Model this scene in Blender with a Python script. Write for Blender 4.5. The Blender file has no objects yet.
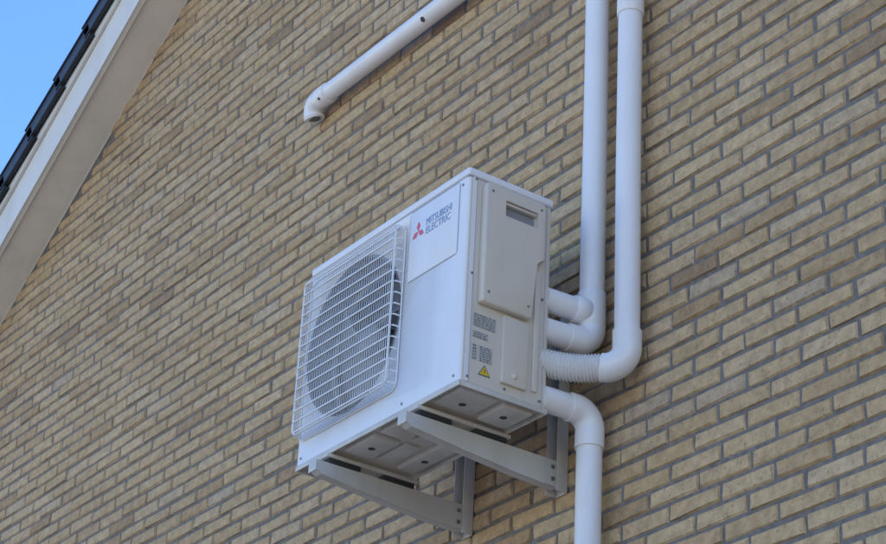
import bpy, bmesh, math, random
from mathutils import Vector, Matrix
random.seed(7)
scene=bpy.context.scene
col=scene.collection

# ------------------------------------------------------------ materials
def newmat(name):
    m=bpy.data.materials.new(name); m.use_nodes=True
    nt=m.node_tree; b=nt.nodes['Principled BSDF']
    return m,nt,b
def N(nt,t,**kw):
    n=nt.nodes.new(t)
    for k,v in kw.items():
        if k in n.inputs: n.inputs[k].default_value=v
        else: setattr(n,k,v)
    return n
def painted(name,c,rough=.4,var=.06,bump=.02,scale=6,metal=0.,dirt=0.0):
    m,nt,b=newmat(name); L=nt.links.new
    tc=N(nt,'ShaderNodeTexCoord')
    no=N(nt,'ShaderNodeTexNoise'); no.inputs['Scale'].default_value=scale; no.inputs['Detail'].default_value=4
    L(tc.outputs['Object'],no.inputs['Vector'])
    r=N(nt,'ShaderNodeValToRGB')
    r.color_ramp.elements[0].position=.3; r.color_ramp.elements[1].position=.7
    r.color_ramp.elements[0].color=(*[x*(1-var) for x in c],1); r.color_ramp.elements[1].color=(*c,1)
    L(no.outputs['Fac'],r.inputs['Fac'])
    last=r.outputs['Color']
    if dirt>0:
        n2=N(nt,'ShaderNodeTexNoise'); n2.inputs['Scale'].default_value=2.2; n2.inputs['Detail'].default_value=7; n2.inputs['Roughness'].default_value=.7
        mp=N(nt,'ShaderNodeMapping'); mp.inputs['Scale'].default_value=(3,3,.6)
        L(tc.outputs['Object'],mp.inputs['Vector']); L(mp.outputs[0],n2.inputs['Vector'])
        r2=N(nt,'ShaderNodeValToRGB'); r2.color_ramp.elements[0].position=.48; r2.color_ramp.elements[1].position=.78
        L(n2.outputs['Fac'],r2.inputs['Fac'])
        mu=N(nt,'ShaderNodeMath',operation='MULTIPLY'); mu.inputs[1].default_value=dirt
        L(r2.outputs['Color'],mu.inputs[0])
        mx=N(nt,'ShaderNodeMixRGB'); mx.inputs['Color2'].default_value=(.22,.18,.13,1)
        L(mu.outputs[0],mx.inputs['Fac']); L(last,mx.inputs['Color1']); last=mx.outputs[0]
    L(last,b.inputs['Base Color'])
    b.inputs['Roughness'].default_value=rough; b.inputs['Metallic'].default_value=metal
    n3=N(nt,'ShaderNodeTexNoise'); n3.inputs['Scale'].default_value=180
    L(tc.outputs['Object'],n3.inputs['Vector'])
    bp=N(nt,'ShaderNodeBump'); bp.inputs['Strength'].default_value=bump; bp.inputs['Distance'].default_value=.002
    L(n3.outputs['Fac'],bp.inputs['Height']); L(bp.outputs[0],b.inputs['Normal'])
    return m
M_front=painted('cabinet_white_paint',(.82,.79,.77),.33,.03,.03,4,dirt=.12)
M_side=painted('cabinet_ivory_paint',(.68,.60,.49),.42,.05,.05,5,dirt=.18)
M_base=painted('base_pan_steel',(.66,.61,.53),.5,.14,.05,9,dirt=.5)
M_pvc=painted('pvc_white',(.84,.80,.76),.24,.05,.02,5,dirt=.18)
M_flex=painted('flex_hose_white',(.77,.73,.68),.45,.05,.02,5,dirt=.2)
M_brk=painted('bracket_grey_paint',(.58,.54,.48),.42,.09,.03,7,dirt=.3)
M_rub=painted('rubber_black',(.03,.03,.03),.8)
M_dark=painted('hole_shade_and_screw',(.05,.05,.055),.7)  # near-black colour for painted hole shade, also the dark coupling screw
M_throat=painted('throat_grey',(.13,.13,.14),.6)
M_wire=painted('grille_wire_paint',(.82,.81,.80),.35)
M_fan=painted('fan_grey_plastic',(.20,.205,.215),.45)
M_ring=painted('bellmouth_grey',(.26,.26,.27),.5)
M_fin=painted('coil_fins',(.14,.14,.15),.5)
M_screw=painted('screw_steel',(.25,.25,.25),.35,metal=.8)
M_red=painted('logo_red',(.74,.12,.15),.4)
M_blue=painted('logo_ink',(.25,.34,.52),.4)
M_yel=painted('warning_yellow',(.80,.55,.02),.4)
M_ink=painted('label_ink',(.15,.15,.15),.5)
M_lab=painted('label_paper',(.50,.48,.44),.45)
M_line=painted('seam_grey',(.36,.36,.40),.5)
M_trim=painted('trim_cream_paint',(.76,.70,.60),.45,.08,.06,3,dirt=.2)
M_trim2=painted('soffit_cream_paint',(.79,.70,.56),.5,.08,.06,3,dirt=.2)
M_tile=painted('roof_tile_black',(.035,.038,.045),.45,.35,.2,14)
M_render=painted('house_inner_wall',(.3,.28,.25),.8)

def brickmat():
    m,nt,b=newmat('tan_brick'); L=nt.links.new
    tc=N(nt,'ShaderNodeTexCoord')
    at=N(nt,'ShaderNodeAttribute',attribute_name='tint')
    r=N(nt,'ShaderNodeValToRGB'); cr=r.color_ramp
    pts=[(0,(.34,.22,.12)),(.15,(.46,.30,.15)),(.35,(.52,.35,.18)),(.6,(.56,.385,.20)),(.85,(.60,.425,.24)),(1,(.52,.385,.245))]
    cr.elements[0].position=0; cr.elements[0].color=(*pts[0][1],1)
    cr.elements[1].position=1; cr.elements[1].color=(*pts[-1][1],1)
    for p,c in pts[1:-1]:
        e=cr.elements.new(p); e.color=(*c,1)
    L(at.outputs['Fac'],r.inputs['Fac'])
    n1=N(nt,'ShaderNodeTexNoise'); n1.inputs['Scale'].default_value=24; n1.inputs['Detail'].default_value=5; n1.inputs['Roughness'].default_value=.68
    L(tc.outputs['Object'],n1.inputs['Vector'])
    r1=N(nt,'ShaderNodeValToRGB'); r1.color_ramp.elements[0].position=.32; r1.color_ramp.elements[1].position=.68
    r1.color_ramp.elements[0].color=(.68,.66,.63,1); r1.color_ramp.elements[1].color=(1.10,1.09,1.08,1)
    L(n1.outputs['Fac'],r1.inputs['Fac'])
    mx=N(nt,'ShaderNodeMixRGB',blend_type='MULTIPLY'); mx.inputs['Fac'].default_value=1
    L(r.outputs[0],mx.inputs['Color1']); L(r1.outputs[0],mx.inputs['Color2'])
    n2=N(nt,'ShaderNodeTexNoise'); n2.inputs['Scale'].default_value=80; n2.inputs['Detail'].default_value=2
    L(tc.outputs['Object'],n2.inputs['Vector'])
    r2=N(nt,'ShaderNodeValToRGB'); r2.color_ramp.elements[0].position=.60; r2.color_ramp.elements[1].position=.72
    L(n2.outputs['Fac'],r2.inputs['Fac'])
    mul=N(nt,'ShaderNodeMath',operation='MULTIPLY'); mul.inputs[1].default_value=.55; L(r2.outputs[0],mul.inputs[0])
    m2=N(nt,'ShaderNodeMixRGB'); m2.inputs['Color2'].default_value=(.17,.115,.08,1)
    L(mul.outputs[0],m2.inputs['Fac']); L(mx.outputs[0],m2.inputs['Color1'])
    n4=N(nt,'ShaderNodeTexNoise'); n4.inputs['Scale'].default_value=.7; n4.inputs['Detail'].default_value=3
    L(tc.outputs['Object'],n4.inputs['Vector'])
    r4=N(nt,'ShaderNodeValToRGB'); r4.color_ramp.elements[0].position=.3; r4.color_ramp.elements[1].position=.7
    r4.color_ramp.elements[0].color=(.90,.89,.89,1); r4.color_ramp.elements[1].color=(1.04,1.04,1.03,1)
    L(n4.outputs['Fac'],r4.inputs['Fac'])
    m4=N(nt,'ShaderNodeMixRGB',blend_type='MULTIPLY'); m4.inputs['Fac'].default_value=1
    L(m2.outputs[0],m4.inputs['Color1']); L(r4.outputs[0],m4.inputs['Color2'])
    L(m4.outputs[0],b.inputs['Base Color']); b.inputs['Roughness'].default_value=.85
    bp=N(nt,'ShaderNodeBump'); bp.inputs['Strength'].default_value=.9; bp.inputs['Distance'].default_value=.006
    L(n1.outputs['Fac'],bp.inputs['Height']); L(bp.outputs[0],b.inputs['Normal'])
    return m
def rough(name,c1,c2,scale,bump=.5,dist=.004):
    m,nt,b=newmat(name); L=nt.links.new
    tc=N(nt,'ShaderNodeTexCoord'); n=N(nt,'ShaderNodeTexNoise'); n.inputs['Scale'].default_value=scale; n.inputs['Detail'].default_value=6
    L(tc.outputs['Object'],n.inputs['Vector'])
    r=N(nt,'ShaderNodeValToRGB'); r.color_ramp.elements[0].position=.3; r.color_ramp.elements[1].position=.7
    r.color_ramp.elements[0].color=(*c1,1); r.color_ramp.elements[1].color=(*c2,1)
    L(n.outputs['Fac'],r.inputs['Fac']); L(r.outputs[0],b.inputs['Base Color']); b.inputs['Roughness'].default_value=.9
    bp=N(nt,'ShaderNodeBump'); bp.inputs['Strength'].default_value=bump; bp.inputs['Distance'].default_value=dist
    L(n.outputs['Fac'],bp.inputs['Height']); L(bp.outputs[0],b.inputs['Normal'])
    return m
M_brick=brickmat()
M_mortar=rough('grey_mortar',(.13,.115,.10),(.22,.195,.175),40)
M_ground=rough('paving',(.31,.275,.235),(.43,.39,.33),1.5)

# ------------------------------------------------------------ helpers
def empty(name):
    e=bpy.data.objects.new(name,None); col.objects.link(e); return e
def obj(name,verts,faces,mat,parent,smooth=None):
    me=bpy.data.meshes.new(name); me.from_pydata([tuple(v) for v in verts],[],faces); me.update()
    o=bpy.data.objects.new(name,me); col.objects.link(o); me.materials.append(mat)
    if parent: o.parent=parent
    if smooth is not None: smoothit(me,smooth)
    return o
def smoothit(me,ang=35):
    for p in me.polygons: p.use_smooth=True
    me.set_sharp_from_angle(angle=math.radians(ang))
def fromb(name,bm,mat,parent,smooth=35):
    me=bpy.data.meshes.new(name); bmesh.ops.recalc_face_normals(bm,faces=bm.faces[:]); bm.to_mesh(me); bm.free()
    o=bpy.data.objects.new(name,me); col.objects.link(o); me.materials.append(mat)
    if parent: o.parent=parent
    if smooth: smoothit(me,smooth)
    return o
def box(name,a,b,mat,parent,bev=0,seg=2):
    bm=bmesh.new()
    bmesh.ops.create_cube(bm,size=1)
    for v in bm.verts:
        v.co=Vector([(a[i]+b[i])/2+v.co[i]*(b[i]-a[i]) for i in range(3)])
    if bev: bmesh.ops.bevel(bm,geom=bm.edges[:],offset=bev,segments=seg,affect='EDGES',profile=.5)
    return fromb(name,bm,mat,parent)
def prism(name,poly,axis,a,b,mat,parent,bev=0,seg=2):
    bm=bmesh.new()
    def P(p,d): return (d,p[0],p[1]) if axis=='x' else ((p[0],d,p[1]) if axis=='y' else (p[0],p[1],d))
    lo=[bm.verts.new(P(p,a)) for p in poly]; hi=[bm.verts.new(P(p,b)) for p in poly]
    bm.faces.new(lo); bm.faces.new(hi[::-1]); n=len(poly)
    for i in range(n): bm.faces.new([lo[i],hi[i],hi[(i+1)%n],lo[(i+1)%n]])
    if bev: bmesh.ops.bevel(bm,geom=bm.edges[:],offset=bev,segments=seg,affect='EDGES',profile=.5)
    return fromb(name,bm,mat,parent)
def boolcut(o,cut):
    md=o.modifiers.new('b','BOOLEAN'); md.operation='DIFFERENCE'; md.object=cut; md.solver='EXACT'
    bpy.context.view_layer.objects.active=o
    bpy.ops.object.modifier_apply(modifier='b')
    bpy.data.objects.remove(cut)
def sweep(name,pts,rad,mat,parent,n=28,cap=True,closed=False):
    pts=[Vector(p) for p in pts]
    if not hasattr(rad,'__len__'): rad=[rad]*len(pts)
    m=len(pts); tang=[]
    for i in range(m):
        a=pts[(i-1)%m] if (closed or i>0) else pts[i]; b=pts[(i+1)%m] if (closed or i<m-1) else pts[i]
        t=(b-a)
        if t.length<1e-9: t=tang[-1] if tang else Vector((0,0,1))
        tang.append(t.normalized())
    up=Vector((0,1,0)) if abs(tang[0].y)<.9 else Vector((1,0,0))
    nrm=(up-tang[0]*up.dot(tang[0])).normalized()
    verts=[];faces=[]
    for i in range(m):
        nrm=(nrm-tang[i]*nrm.dot(tang[i])).normalized(); bi=tang[i].cross(nrm)
        for k in range(n):
            a=2*math.pi*k/n; verts.append(pts[i]+(nrm*math.cos(a)+bi*math.sin(a))*rad[i])
    for i in range(m if closed else m-1):
        j=(i+1)%m
        for k in range(n): faces.append((i*n+k,i*n+(k+1)%n,j*n+(k+1)%n,j*n+k))
    if cap and not closed:
        faces.append(tuple(range(n))[::-1]); faces.append(tuple((m-1)*n+k for k in range(n)))
    return obj(name,verts,faces,mat,parent,smooth=50)
def arc(p0,c,p1,k=10):
    p0,c,p1=Vector(p0),Vector(c),Vector(p1); out=[]
    ang=(p0-c).angle(p1-c); w=math.sin(ang/2)
    for i in range(k+1):
        t=i/k; a=(1-t)**2; b=2*t*(1-t)*w; d=t*t
        out.append((p0*a+c*b+p1*d)/(a+b+d))
    return out
def collar(name,p,d,r,l,mat,parent):
    p=Vector(p); d=Vector(d).normalized(); h=l/2
    return sweep(name,[p-d*h,p-d*(h-.0025),p+d*(h-.0025),p+d*h],[r-.002,r,r,r-.002],mat,parent,n=32)
def disc(name,c,axis,r,th,mat,parent,n=24):
    c=Vector(c); a=Vector(axis).normalized()
    return sweep(name,[c,c+a*th*.8,c+a*th],[r,r,r*.85],mat,parent,n=n)

# ------------------------------------------------------------ house
SL=.644; TH=math.atan(SL); XR=.40; ZR=7.70+SL*(XR+3.369)
XL=-7.2; XW=2*XR-XL
def zroof(x): return ZR-SL*abs(x-XR)
house=empty('brick_house')
DEP=9.0
gz=[(XL,0),(XW,0),(XW,zroof(XW)+.05),(XR,ZR+.05),(XL,zroof(XL)+.05)]
prism('mortar_wall_body',gz,'y',0.006,.30,M_mortar,house)
prism('rear_wall',gz,'y',DEP-.3,DEP,M_render,house)
box('side_wall_a',(XL,.30,0),(XL+.3,DEP-.3,zroof(XL)+.05),M_render,house)
box('side_wall_b',(XW-.3,.30,0),(XW,DEP-.3,zroof(XL)+.05),M_render,house)
BL,BH,J=.208,.050,.0125
verts=[];faces=[];tint=[]
row=0; z=0.0
while z<ZR:
    x=XL+ (0 if row%2==0 else -(BL+J)/2)
    x+=random.uniform(-.010,.010)
    rowt=random.uniform(-.05,.05)
    while x<XW:
        l=BL
        x0=max(x,XL); x1=min(x+l,XW)
        top=min(zroof(x0),zroof(x1))+.04
        if z+BH<top+.05 and x1-x0>.03:
            j=lambda s=.0018:random.uniform(-s,s)
            f=-random.uniform(-.002,.0025); e=.0045
            dz=j(.0018); rot=j(.0016)
            b=len(verts)
            for (xx,zz,q) in ((x0,z,-1),(x1,z,1),(x1,z+BH,1),(x0,z+BH,-1)):
                verts.append((xx+j(),.0065,zz+dz+rot*q+j()))
            for (xx,zz,sx,sz) in ((x0,z,1,1),(x1,z,-1,1),(x1,z+BH,-1,-1),(x0,z+BH,1,-1)):
                verts.append((xx+sx*e*random.uniform(.3,1.5)+j(.001),f+j(.0015),zz+dz-rot*sx+sz*e*random.uniform(.3,1.5)+j(.001)))
            faces+=[(b+4,b+5,b+6,b+7),(b,b+1,b+5,b+4),(b+1,b+2,b+6,b+5),(b+2,b+3,b+7,b+6),(b+3,b,b+4,b+7)]
            t=min(1,max(0,random.betavariate(2.9,1.9)+rowt))
            if random.random()<.012: t=random.uniform(0,.15)
            tint+=[t]*5
        x+=l+J+random.uniform(-.003,.003)
    row+=1; z+=BH+J
bw=obj('gable_bricks',verts,faces,M_brick,house)
at=bw.data.attributes.new('tint','FLOAT','FACE'); at.data.foreach_set('value',tint)

def slopebox(name,side,s0,s1,h0,h1,y0,y1,mat,tilt=0,bev=.004):
    bm=bmesh.new(); bmesh.ops.create_cube(bm,size=1)
    for v in bm.verts:
        s=s0 if v.co.x<0 else s1; h=(h0 if v.co.z<0 else h1); y=y0 if v.co.y<0 else y1
        h+=tilt*(s-s0)
        x=XR+side*(s*math.cos(TH))+side*h*math.sin(TH); zz=ZR-s*math.sin(TH)+h*math.cos(TH)
        v.co=(x,y,zz)
    if bev: bmesh.ops.bevel(bm,geom=bm.edges[:],offset=bev,segments=2,affect='EDGES')
    return fromb(name,bm,mat,house)
SLEN=(XR-XL)/math.cos(TH)+.45
OH=.20
FH=.30
for side in (-1,1):
    slopebox('soffit_board',side,0,SLEN,0,.018,-OH,.0,M_trim2)
    slopebox('barge_board',side,0,SLEN,-.012,FH,-OH-.022,-OH,M_trim,bev=.004)
    slopebox('barge_cover_strip',side,0,SLEN,FH-.085,FH+.004,-OH-.036,-OH-.022,M_trim,bev=.003)
    slopebox('roof_deck',side,0,SLEN,.19,FH,-OH,DEP+.2,M_render)
    n=int(SLEN/.33)
    for i in range(n+1):
        s0=i*.33
        slopebox('roof_tile_course',side,s0,s0+.375,FH+.006,FH+.036,-OH-.04,DEP+.2,M_tile,tilt=.085,bev=.006)
        slopebox('verge_tile',side,s0+.004,s0+.365,FH-.045,FH+.05,-OH-.062,-OH-.0405,M_tile,tilt=.085,bev=.008)
box('ridge_cap',(XR-.12,-OH-.07,ZR+FH*1.15+.0),(XR+.12,DEP+.2,ZR+FH*1.15+.10),M_tile,house,bev=.04,seg=3)

g=obj('ground',[(-400,-400,0),(400,-400,0),(400,400,0),(-400,400,0)],[(0,1,2,3)],M_ground,None)

# ------------------------------------------------------------ AC unit
ac=empty('air_conditioner_outdoor_unit')
W,H,D=.909,.736,.33
YF,YB=-.57,-.24; ZB=4.25; ZT=ZB+H
CXF,CZF,RF=-.617,ZB+.378,.270
bm=bmesh.new(); bmesh.ops.create_cube(bm,size=1)
for v in bm.verts: v.co=Vector((-W/2+v.co.x*W,(YF+YB)/2+v.co.y*D,(ZB+.004+ZT-.03)/2+v.co.z*(H-.034)))
ve=[e for e in bm.edges if abs(e.verts[0].co.z-e.verts[1].co.z)>.1]
bmesh.ops.bevel(bm,geom=ve,offset=.014,segments=4,affect='EDGES',profile=.5)
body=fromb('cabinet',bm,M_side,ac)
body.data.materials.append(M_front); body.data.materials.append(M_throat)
bm=bmesh.new(); bmesh.ops.create_cone(bm,cap_ends=True,segments=72,radius1=RF,radius2=RF,depth=.40)
bmesh.ops.rotate(bm,verts=bm.verts,cent=(0,0,0),matrix=Matrix.Rotation(math.pi/2,3,'X'))
bmesh.ops.translate(bm,verts=bm.verts,vec=(CXF,YF-.2+.20,CZF))
cut=fromb('cutter',bm,M_dark,None)
boolcut(body,cut)
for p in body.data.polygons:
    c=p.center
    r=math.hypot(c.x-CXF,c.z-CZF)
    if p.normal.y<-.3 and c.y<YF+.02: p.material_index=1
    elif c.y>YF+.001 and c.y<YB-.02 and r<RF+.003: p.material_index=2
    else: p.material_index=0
box('front_panel_return',(.0,YF+.016,ZB+.006),(.0016,YF+.030,ZT-.032),M_front,ac)
box('lid',(-W-.003,YF-.003,ZT-.030),(.003,YB+.003,ZT),M_front,ac,bev=.009,seg=3)
box('lid_seam',(-W-.0005,YF-.0008,ZT-.034),(.0008,YB+.0008,ZT-.030),M_line,ac)
n=64; pts=[(CXF+RF*math.cos(2*math.pi*i/n),YF+.002,CZF+RF*math.sin(2*math.pi*i/n)) for i in range(n)]
sweep('bellmouth_ring',pts,.005,M_throat,ac,n=10,closed=True)
pts=[(CXF+(RF-.012)*math.cos(2*math.pi*i/n),YF+.10,CZF+(RF-.012)*math.sin(2*math.pi*i/n)) for i in range(n)]
sweep('bellmouth_throat',pts,.014,M_ring,ac,n=10,closed=True)
disc('coil_back',(CXF,YF+.19,CZF),(0,-1,0),RF-.004,.004,M_fin,ac,n=64)
sweep('fan_hub',[(CXF,YF+.15,CZF),(CXF,YF+.06,CZF),(CXF,YF+.045,CZF),(CXF,YF+.040,CZF)],[.06,.058,.045,.01],M_fan,ac,n=36)
for b in range(3):
    a0=math.radians(25+120*b); vs=[];fs=[]
    nr,na=8,12
    for i in range(nr+1):
        r=.05+(RF-.03-.05)*i/nr
        sweepang=math.radians(62+26*(i/nr)); off=math.radians(-18*(i/nr))
        for j in range(na+1):
            a=a0+off+sweepang*(j/na)
            yy=YF+.055+.075*(j/na)+.012*math.sin(j/na*math.pi)
            vs.append((CXF+r*math.cos(a),yy,CZF+r*math.sin(a)))
    for i in range(nr):
        for j in range(na): k=i*(na+1)+j; fs.append((k,k+1,k+na+2,k+na+1))
    o=obj('fan_blade',vs,fs,M_fan,ac,smooth=60); sm=o.modifiers.new('s','SOLIDIFY'); sm.thickness=.004
gx0,gx1=-W+.012,-.335; gz0,gz1=ZB+.085,ZT-.065; rc=.035; yo=YF-.036
def rrect(x0,x1,z0,z1,r,y,k=8):
    out=[]
    for cx,cz,a in ((x1-r,z1-r,0),(x0+r,z1-r,90),(x0+r,z0+r,180),(x1-r,z0+r,270)):
        for i in range(k+1):
            t=math.radians(a+90*i/k); out.append((cx+r*math.cos(t),y,cz+r*math.sin(t)))
    return out
gv=[];gf=[]
def wire(pts,r,n=6):
    pts=[Vector(p) for p in pts]; m=len(pts); b0=len(gv)
    for i in range(m):
        t=(pts[min(i+1,m-1)]-pts[max(i-1,0)]).normalized()
        u=Vector((0,1,0)) if abs(t.y)<.9 else Vector((1,0,0))
        nn=(u-t*u.dot(t)).normalized(); bb=t.cross(nn)
        for k in range(n):
            a=2*math.pi*k/n; gv.append(pts[i]+(nn*math.cos(a)+bb*math.sin(a))*r)
    for i in range(m-1):
        for k in range(n): gf.append((b0+i*n+k,b0+i*n+(k+1)%n,b0+(i+1)*n+(k+1)%n,b0+(i+1)*n+k))
def half(x):
    dx=max(0,(gx0+rc)-x,x-(gx1-rc)); return rc-math.sqrt(max(0,rc*rc-dx*dx))
nx=52
for i in range(nx+1):
    x=gx0+.004+(gx1-gx0-.008)*i/nx; h=half(x)
    wire([(x,YF-.002,gz0+h),(x,yo+.008,gz0+h+.001),(x,yo,gz0+h+.012),(x,yo,gz1-h-.012),(x,yo+.008,gz1-h-.001),(x,YF-.002,gz1-h)],.0011,5)
nz=15
for i in range(nz):
    z_=gz0+.02+(gz1-gz0-.04)*i/(nz-1)
    dz=max(0,(gz0+rc)-z_,z_-(gz1-rc)); h=rc-math.sqrt(max(0,rc*rc-dz*dz))
    wire([(gx0+h,YF-.002,z_),(gx0+h+.001,yo+.008,z_),(gx0+h+.012,yo-.003,z_),(gx1-h-.012,yo-.003,z_),(gx1-h-.001,yo+.008,z_),(gx1-h,YF-.002,z_)],.0027,6)
r_=rrect(gx0,gx1,gz0,gz1,rc,YF-.003); wire(r_+[r_[0]],.0028,6)
r_=rrect(gx0+.010,gx1-.010,gz0+.010,gz1-.010,rc-.01,yo-.001); wire(r_+[r_[0]],.0028,6)
obj('fan_grille',gv,gf,M_wire,ac,smooth=60)
px0,px1,pz0,pz1=-.315,-.045,ZB+.445,ZT-.038
sweep('badge_frame',rrect(px0,px1,pz0,pz1,.012,YF-.0002),.0016,M_line,ac,n=6,closed=True)
box('badge_panel',(px0+.002,YF-.002,pz0+.002),(px1-.002,YF+.001,pz1-.002),M_front,ac,bev=.001)
lc=Vector((px0+.050,0,pz1-.085)); s=.021
dv=[];df=[]
for a in (90,210,330):
    d=Vector((math.cos(math.radians(a)),0,math.sin(math.radians(a))))
    p=Vector((-d.z,0,d.x))
    for q in (lc,lc+d*s*.87+p*s*.5,lc+d*s*1.74,lc+d*s*.87-p*s*.5): dv.append((q.x,YF-.0028,q.z))
    k=len(dv)-4; df.append((k,k+1,k+2,k+3))
obj('logo_mark',dv,df,M_red,ac)
def text(name,body_,loc,size,rot,mat,sx=1):
    c=bpy.data.curves.new(name,'FONT'); c.body=body_; c.size=size; c.extrude=.0004; c.offset=.0
    o=bpy.data.objects.new(name,c); o.location=loc; o.rotation_euler=rot; o.scale=(sx,1,1); c.materials.append(mat)
    col.objects.link(o); o.parent=ac
text('logo_text','MITSUBISHI',(lc.x+.042,YF-.0028,lc.z+.004),.036,(math.pi/2,0,0),M_blue,.78)
text('logo_text','ELECTRIC',(lc.x+.042,YF-.0028,lc.z-.027),.036,(math.pi/2,0,0),M_blue,.86)

def SV(s,v): return (YF+s*D, ZB+v*H)
big=[SV(.15,.37),SV(.74,.37),SV(.74,.63),SV(.76,.65),SV(.87,.66),SV(.87,.925),SV(.85,.94),SV(.17,.94),SV(.15,.925)]
def cover(name,poly,h,bevel,mat):
    return prism(name,poly,'x',-.002,h,mat,ac,bev=bevel,seg=3)
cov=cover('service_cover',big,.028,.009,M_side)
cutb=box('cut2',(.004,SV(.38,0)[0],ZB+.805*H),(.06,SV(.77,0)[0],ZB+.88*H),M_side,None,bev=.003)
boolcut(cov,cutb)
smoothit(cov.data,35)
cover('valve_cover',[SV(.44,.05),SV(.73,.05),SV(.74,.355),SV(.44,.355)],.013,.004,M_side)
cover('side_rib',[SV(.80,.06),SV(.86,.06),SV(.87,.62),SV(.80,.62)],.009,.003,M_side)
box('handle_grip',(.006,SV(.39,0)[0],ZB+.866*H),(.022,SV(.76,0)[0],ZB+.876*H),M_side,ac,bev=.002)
box('handle_pocket_shade',(.0045,SV(.385,0)[0],ZB+.81*H),(.0052,SV(.765,0)[0],ZB+.875*H),M_ring,ac)  # grey sheet in the handle pocket, recess shade put into its colour
box('rear_seam',(.0,SV(.93,0)[0]-.001,ZB+.006),(.0007,SV(.93,0)[0]+.001,ZT-.034),M_line,ac)
box('front_seam',(.0016,YF+.030,ZB+.006),(.0020,YF+.0315,ZT-.034),M_line,ac)
def lab(name,s0,s1,v0,v1,lines,mat=M_lab):
    (y0,z0),(y1,z1)=SV(s0,v0),SV(s1,v1)
    box(name,(.0002,y0,z0),(.0012,y1,z1),mat,ac)
    vs=[];fs=[]
    for i in range(lines):
        zc=z0+(z1-z0)*(i+.5)/lines; hh=(z1-z0)/lines*.26
        y=y0+.004
        while y<y1-.006:
            w=random.uniform(.003,.012); w=min(w,y1-.004-y)
            b=len(vs); vs+=[(.0016,y,zc-hh),(.0016,y+w,zc-hh),(.0016,y+w,zc+hh),(.0016,y,zc+hh)]; fs.append((b,b+1,b+2,b+3)); y+=w+random.uniform(.002,.006)
    obj(name+'_print',vs,fs,M_ink,ac)
lab('rating_plate',.12,.38,.265,.325,7)
lab('rating_plate',.12,.30,.215,.245,3)
lab('info_label',.20,.35,.115,.185,7)
lab('info_label',.12,.18,.115,.185,5)
y0,z0=SV(.20,.055);y1,z1=SV(.34,.105)
obj('warning_triangle',[(.0016,y0,z0),(.0016,y1,z0),(.0016,(y0+y1)/2,z1)],[(0,1,2)],M_ink,ac)
cy,cz=(y0+y1)/2,z0+(z1-z0)*.33
obj('warning_triangle_fill',[(.0021,cy+(y0-cy)*.78,cz+(z0-cz)*.72),(.0021,cy+(y1-cy)*.78,cz+(z0-cz)*.72),(.0021,cy,cz+(z1-cz)*.78)],[(0,1,2)],M_yel,ac)
box('warning_bolt',(.0025,cy-.002,z0+.009),(.0028,cy+.002,z0+.022),M_ink,ac)
sweep('drain_knob',[(.009,SV(.58,0)[0],ZB+.09*H),(.018,SV(.58,0)[0],ZB+.09*H),(.021,SV(.58,0)[0],ZB+.09*H)],[.010,.009,.006],M_side,ac,n=20)
for s_,v_ in ((.08,.95),(.90,.95),(.08,.03),(.90,.03),(.08,.5),(.90,.5),(.50,.03)):
    y,z_=SV(s_,v_); disc('screw',(.0005,y,z_),(1,0,0),.0045,.003,M_screw,ac,n=14)
for s_,v_ in ((.22,.90),(.80,.90),(.22,.42),(.68,.42)):
    y,z_=SV(s_,v_); disc('screw',(.0275,y,z_),(1,0,0),.0042,.003,M_screw,ac,n=14)
for x,z_ in ((-.03,ZB+.025),(-.30,ZB+.025),(-W+.03,ZB+.025),(-.03,ZT-.055)):
    disc('screw',(x,YF+.0005,z_),(0,-1,0),.0045,.003,M_screw,ac,n=14)
box('base_rim',(-W+.0,YF+.0,ZB-.012),(.0,YF+.006,ZB+.006),M_base,ac,bev=.0015)
box('base_rim',(-W+.0,YB-.006,ZB-.012),(.0,YB,ZB+.006),M_base,ac,bev=.0015)
box('base_rim',(-.006,YF+.006,ZB-.012),(.0,YB-.006,ZB+.006),M_base,ac,bev=.0015)
box('base_rim',(-W,YF+.006,ZB-.012),(-W+.006,YB-.006,ZB+.006),M_base,ac,bev=.0015)
for (x0,x1,y0,y1,h) in ((-.17,-.03,-.54,-.40,.010),(-.17,-.03,-.38,-.27,.018),(-.46,-.28,-.54,-.44,.014),(-.66,-.49,-.54,-.44,.014),(-.46,-.28,-.42,-.36,.007),(-.66,-.49,-.42,-.36,.007),(-.66,-.28,-.34,-.27,.016),(-.89,-.79,-.53,-.28,.010)):
    box('base_pressing',(x0,y0,ZB+.002-h),(x1,y1,ZB+.008),M_base,ac,bev=min(.007,h*.5+.001),seg=3)
for x,y,h in ((-.10,-.33,.018),(-.37,-.49,.014),(-.58,-.49,.014),(-.37,-.305,.016),(-.55,-.305,.016),(-.84,-.40,.010),(-.12,-.47,.010)):
    disc('drain_hole_shade',(x,y,ZB+.002-h+.0005),(0,0,-1),.012,.0012,M_dark,ac,n=20)  # flat dark disc paints the shade of a drain hole, nothing is cut
FX=(-.222,-.722)
for x in FX:
    box('foot_rail',(x-.028,YF-.012,ZB-.026),(x+.028,YB+.012,ZB-.0125),M_base,ac,bev=.003)
    box('rubber_pad',(x-.024,YF+.0,ZB-.044),(x+.024,YF+.12,ZB-.026),M_rub,ac,bev=.003)
    box('rubber_pad',(x-.024,YB-.12,ZB-.044),(x+.024,YB-.0,ZB-.026),M_rub,ac,bev=.003)
    for y in (YF+.05,YB-.05):
        disc('bolt',(x,y,ZB-.05),(0,0,-1),.006,.03,M_screw,ac,n=12)

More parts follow.
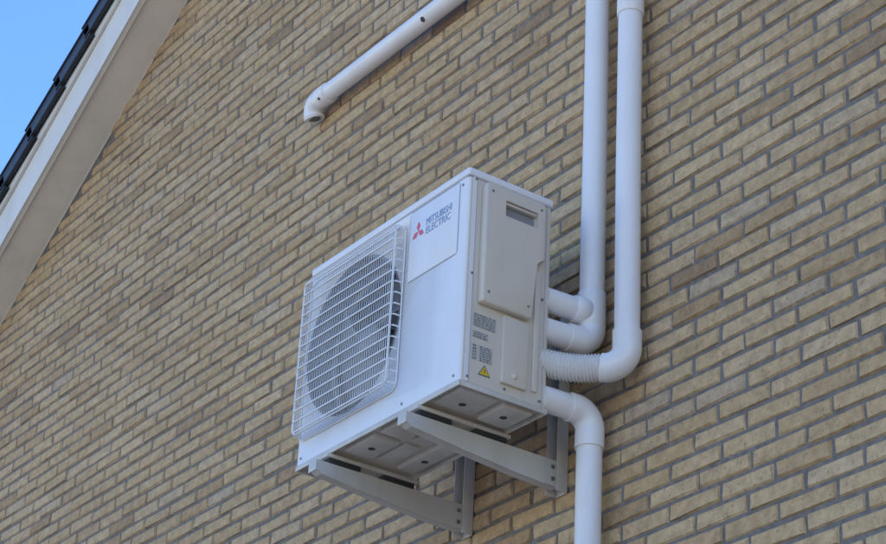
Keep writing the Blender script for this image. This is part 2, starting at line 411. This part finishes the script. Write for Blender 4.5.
# ------------------------------------------------------------ brackets
zt=ZB-.045
for x in FX:
    br=empty('wall_bracket')
    low=[(-.615,zt-.035),(-.595,zt-.045),(-.40,zt-.066),(-.20,zt-.083),(-.10,zt-.088),(-.035,zt-.088)]
    side=[(-.615,zt)]+low+[(-.035,zt)]
    prism('arm_web',side,'x',x+.020,x+.023,M_brk,br,bev=.0008,seg=1)
    box('arm_top_flange',(x-.022,-.615,zt-.003),(x+.020,-.035,zt),M_brk,br,bev=.0008)
    vs=[];fs=[]
    for i,(y,z_) in enumerate(low):
        vs+=[(x-.012,y,z_),(x+.0235,y,z_),(x+.0235,y,z_+.003),(x-.012,y,z_+.003)]
    for i in range(len(low)-1):
        for k in range(4): fs.append((4*i+k,4*i+(k+1)%4,4*i+4+(k+1)%4,4*i+4+k))
    fs+=[(3,2,1,0),tuple(len(vs)-4+k for k in range(4))]
    obj('arm_lower_flange',vs,fs,M_brk,br)
    box('arm_nose',(x-.022,-.618,zt-.036),(x+.023,-.615,zt+.002),M_brk,br,bev=.0008)
    z0,z1=zt-.10,zt+.50
    box('upright_back',(x-.028,-.006,z0),(x+.028,-.003,z1),M_brk,br,bev=.0006)
    box('upright_flange',(x+.025,-.046,z0),(x+.028,-.006,z1),M_brk,br,bev=.0006)
    box('upright_flange',(x-.028,-.046,z0),(x-.025,-.006,z1),M_brk,br,bev=.0006)
    for zz in (z0+.03,z0+.30,z1-.05):
        disc('anchor_bolt',(x,-.006,zz),(0,-1,0),.009,.008,M_screw,br,n=6)
    for y,zz in ((-.06,zt-.025),(-.06,zt-.065)):
        disc('arm_bolt',(x+.023,y,zz),(1,0,0),.007,.006,M_screw,br,n=6)

# ------------------------------------------------------------ pipes
PR=.0405; PY=-.064
def clip(pr,x,y,z_):
    box('pipe_clip',(x-PR-.002,-.03,z_-.010),(x+PR+.002,-.001,z_+.010),M_pvc,pr,bev=.002)
    collar('clip_ring',(x,y,z_),(0,0,1),PR+.003,.018,M_pvc,pr)
X1=-.014
p1=empty('conduit_pipe')
zA,zB_=4.640,4.545
sweep('riser',[(X1,PY,zA-.02),(X1+.002,PY,5.4),(X1-.001,PY,6.2),(X1,PY,7.30)],PR,M_pvc,p1)
sweep('top_elbow',arc((X1,PY,7.30),(X1,PY,7.36),(X1,PY+.06,7.36)),PR,M_pvc,p1)
collar('tee_socket',(X1,PY,zA+.012),(0,0,1),PR+.0055,.125,M_pvc,p1)
sweep('branch',[(X1-.012,-.25,zA),(X1,PY-.01,zA)],PR-.001,M_pvc,p1)
collar('branch_socket',(X1-.002,PY-.05,zA),(.012,.2,0),PR+.0042,.05,M_pvc,p1)
zc=zB_-.008
sweep('lower_elbow',[(X1,PY,zA-.05),(X1,PY,zc+.055)]+arc((X1,PY,zc+.05),(X1,PY,zc),(X1-.004,PY-.05,zc))+[(X1-.008,PY-.09,zc)],PR+.0048,M_pvc,p1)
sweep('lower_branch',[(X1-.006,PY-.05,zc),(X1-.014,-.25,zc-.003)],PR,M_pvc,p1)
clip(p1,X1,PY,6.9)
X2=.163; p2=empty('conduit_pipe')
zF=4.385
sweep('riser',[(X2,PY,zF+.09),(X2-.003,PY,5.1),(X2,PY,5.73),(X2,PY,6.90)],PR,M_pvc,p2)
sweep('top_elbow',arc((X2,PY,6.90),(X2,PY,6.96),(X2,PY+.06,6.96)),PR,M_pvc,p2)
collar('coupling',(X2,PY,5.735),(0,0,1),PR+.005,.09,M_pvc,p2)
dx=Vector((-.175,-.165,.035)).normalized()
cpt=Vector((X2,PY,zF))
A=cpt+dx*.075
sweep('elbow',[(X2,PY,zF+.13),(X2,PY,zF+.08)]+arc(cpt+Vector((0,0,.075)),cpt,A,14)+[A+dx*.004],PR+.0055,M_pvc,p2,n=32)
fp=[];fr=[]
NS=114
for i in range(NS+1):
    t=i/NS; q=A+dx*(.20*t); q.z-=.010*math.sin(math.pi*t); fp.append(q); fr.append(PR+.0015+.0034*math.cos(2*math.pi*i/6))
sweep('flex_hose',fp,fr,M_flex,p2,n=32)
clip(p2,X2,PY,6.6)
p3=empty('conduit_pipe'); X3=-.012
zG=4.300
sweep('downpipe',[(X3,PY,.02),(X3,PY,zG-.06)],PR,M_pvc,p3)
sweep('elbow',[(X3,PY,zG-.12),(X3,PY,zG-.062)]+arc((X3,PY,zG-.06),(X3,PY,zG),(X3-.003,PY-.06,zG),12)+[(X3-.006,PY-.08,zG)],PR+.0055,M_pvc,p3,n=32)
sweep('branch',[(X3-.004,PY-.06,zG),(X3-.012,-.25,zG)],PR,M_pvc,p3)
clip(p3,X3,PY,3.2); clip(p3,X3,PY,2.0); clip(p3,X3,PY,1.0)
p4=empty('conduit_pipe'); Z4=6.35; Y4=-.058; R4=.038
sweep('run',[(-1.87,Y4,Z4),(X1-.03,Y4,Z4)],R4,M_pvc,p4)
collar('tee_socket',(X1,PY,Z4),(0,0,1),PR+.0045,.12,M_pvc,p4)
collar('tee_branch',(X1-.06,PY+.003,Z4),(1,0,0),PR+.003,.06,M_pvc,p4)
collar('end_coupling',(-1.82,Y4,Z4),(1,0,0),R4+.006,.08,M_pvc,p4)
e1=Vector((-1.915,Y4+.012,Z4-.046))
sweep('end_elbow',[(-1.82,Y4,Z4)]+arc((-1.86,Y4,Z4),(-1.915,Y4,Z4),e1)+[e1+Vector((0,.006,-.016))],R4+.004,M_pvc,p4)
disc('mouth_shade',e1+Vector((.004,.003,-.0182)),(0,.25,-.97),R4-.012,.001,M_throat,p4)  # dark disc on the capped elbow, painted as the shade inside its mouth
collar('end_rim',e1+Vector((0,.004,-.009)),(0,.25,-.97),R4+.007,.012,M_pvc,p4)
disc('coupling_screw',(-1.81,Y4-R4*.72-.004,Z4-R4*.72-.004),(0,-.7,-.7),.006,.003,M_dark,p4)
collar('clip_ring',(-.35,Y4,Z4),(1,0,0),R4+.003,.018,M_pvc,p4)
disc('pipe_hole_shade',(-1.07,Y4-R4*.70,Z4-R4*.70),(0,-.7,-.7),.011,.002,M_dark,p4)  # dark disc on the pipe wall, shade of a hole painted on

# ------------------------------------------------------------ camera
cam=bpy.data.cameras.new('camera'); co=bpy.data.objects.new('camera',cam); col.objects.link(co)
Rm=[[0.58231,0.81145,0.04963],[-0.35412,0.30812,-0.88298],[-0.73179,0.49659,0.46678]]
r0,r1,r2=[Vector(r) for r in Rm]
mat=Matrix((( r0.x,-r1.x,-r2.x,4.679),(r0.y,-r1.y,-r2.y,-3.824),(r0.z,-r1.z,-r2.z,1.60),(0,0,0,1)))
co.matrix_world=mat
cam.sensor_fit='HORIZONTAL'; cam.sensor_width=36; cam.lens=36*2126.9/886; cam.clip_start=.05; cam.clip_end=2000
scene.camera=co

# ------------------------------------------------------------ light
w=bpy.data.worlds.new('World'); scene.world=w; w.use_nodes=True
nt=w.node_tree; bg=nt.nodes['Background']; sky=nt.nodes.new('ShaderNodeTexSky'); sky.sky_type='NISHITA'; sky.sun_disc=False
EL,AZ=math.radians(56),math.radians(22)
sky.sun_elevation=EL; sky.sun_rotation=AZ; sky.air_density=1.0; sky.dust_density=.15; sky.ozone_density=1.7
hs=nt.nodes.new('ShaderNodeHueSaturation'); hs.inputs['Saturation'].default_value=1.25; hs.inputs['Hue'].default_value=.510
nt.links.new(sky.outputs[0],hs.inputs['Color']); nt.links.new(hs.outputs[0],bg.inputs[0]); bg.inputs[1].default_value=.36
sun=bpy.data.lights.new('sun','SUN'); so=bpy.data.objects.new('sun',sun); col.objects.link(so)
sun.energy=5; sun.angle=math.radians(.5); sun.color=(1,.90,.76)
d=Vector((math.sin(AZ)*math.cos(EL),math.cos(AZ)*math.cos(EL),math.sin(EL)))
so.rotation_euler=d.to_track_quat('Z','Y').to_euler(); so.location=(0,20,25)
scene.view_settings.view_transform='Standard'; scene.view_settings.look='None'; scene.view_settings.exposure=0
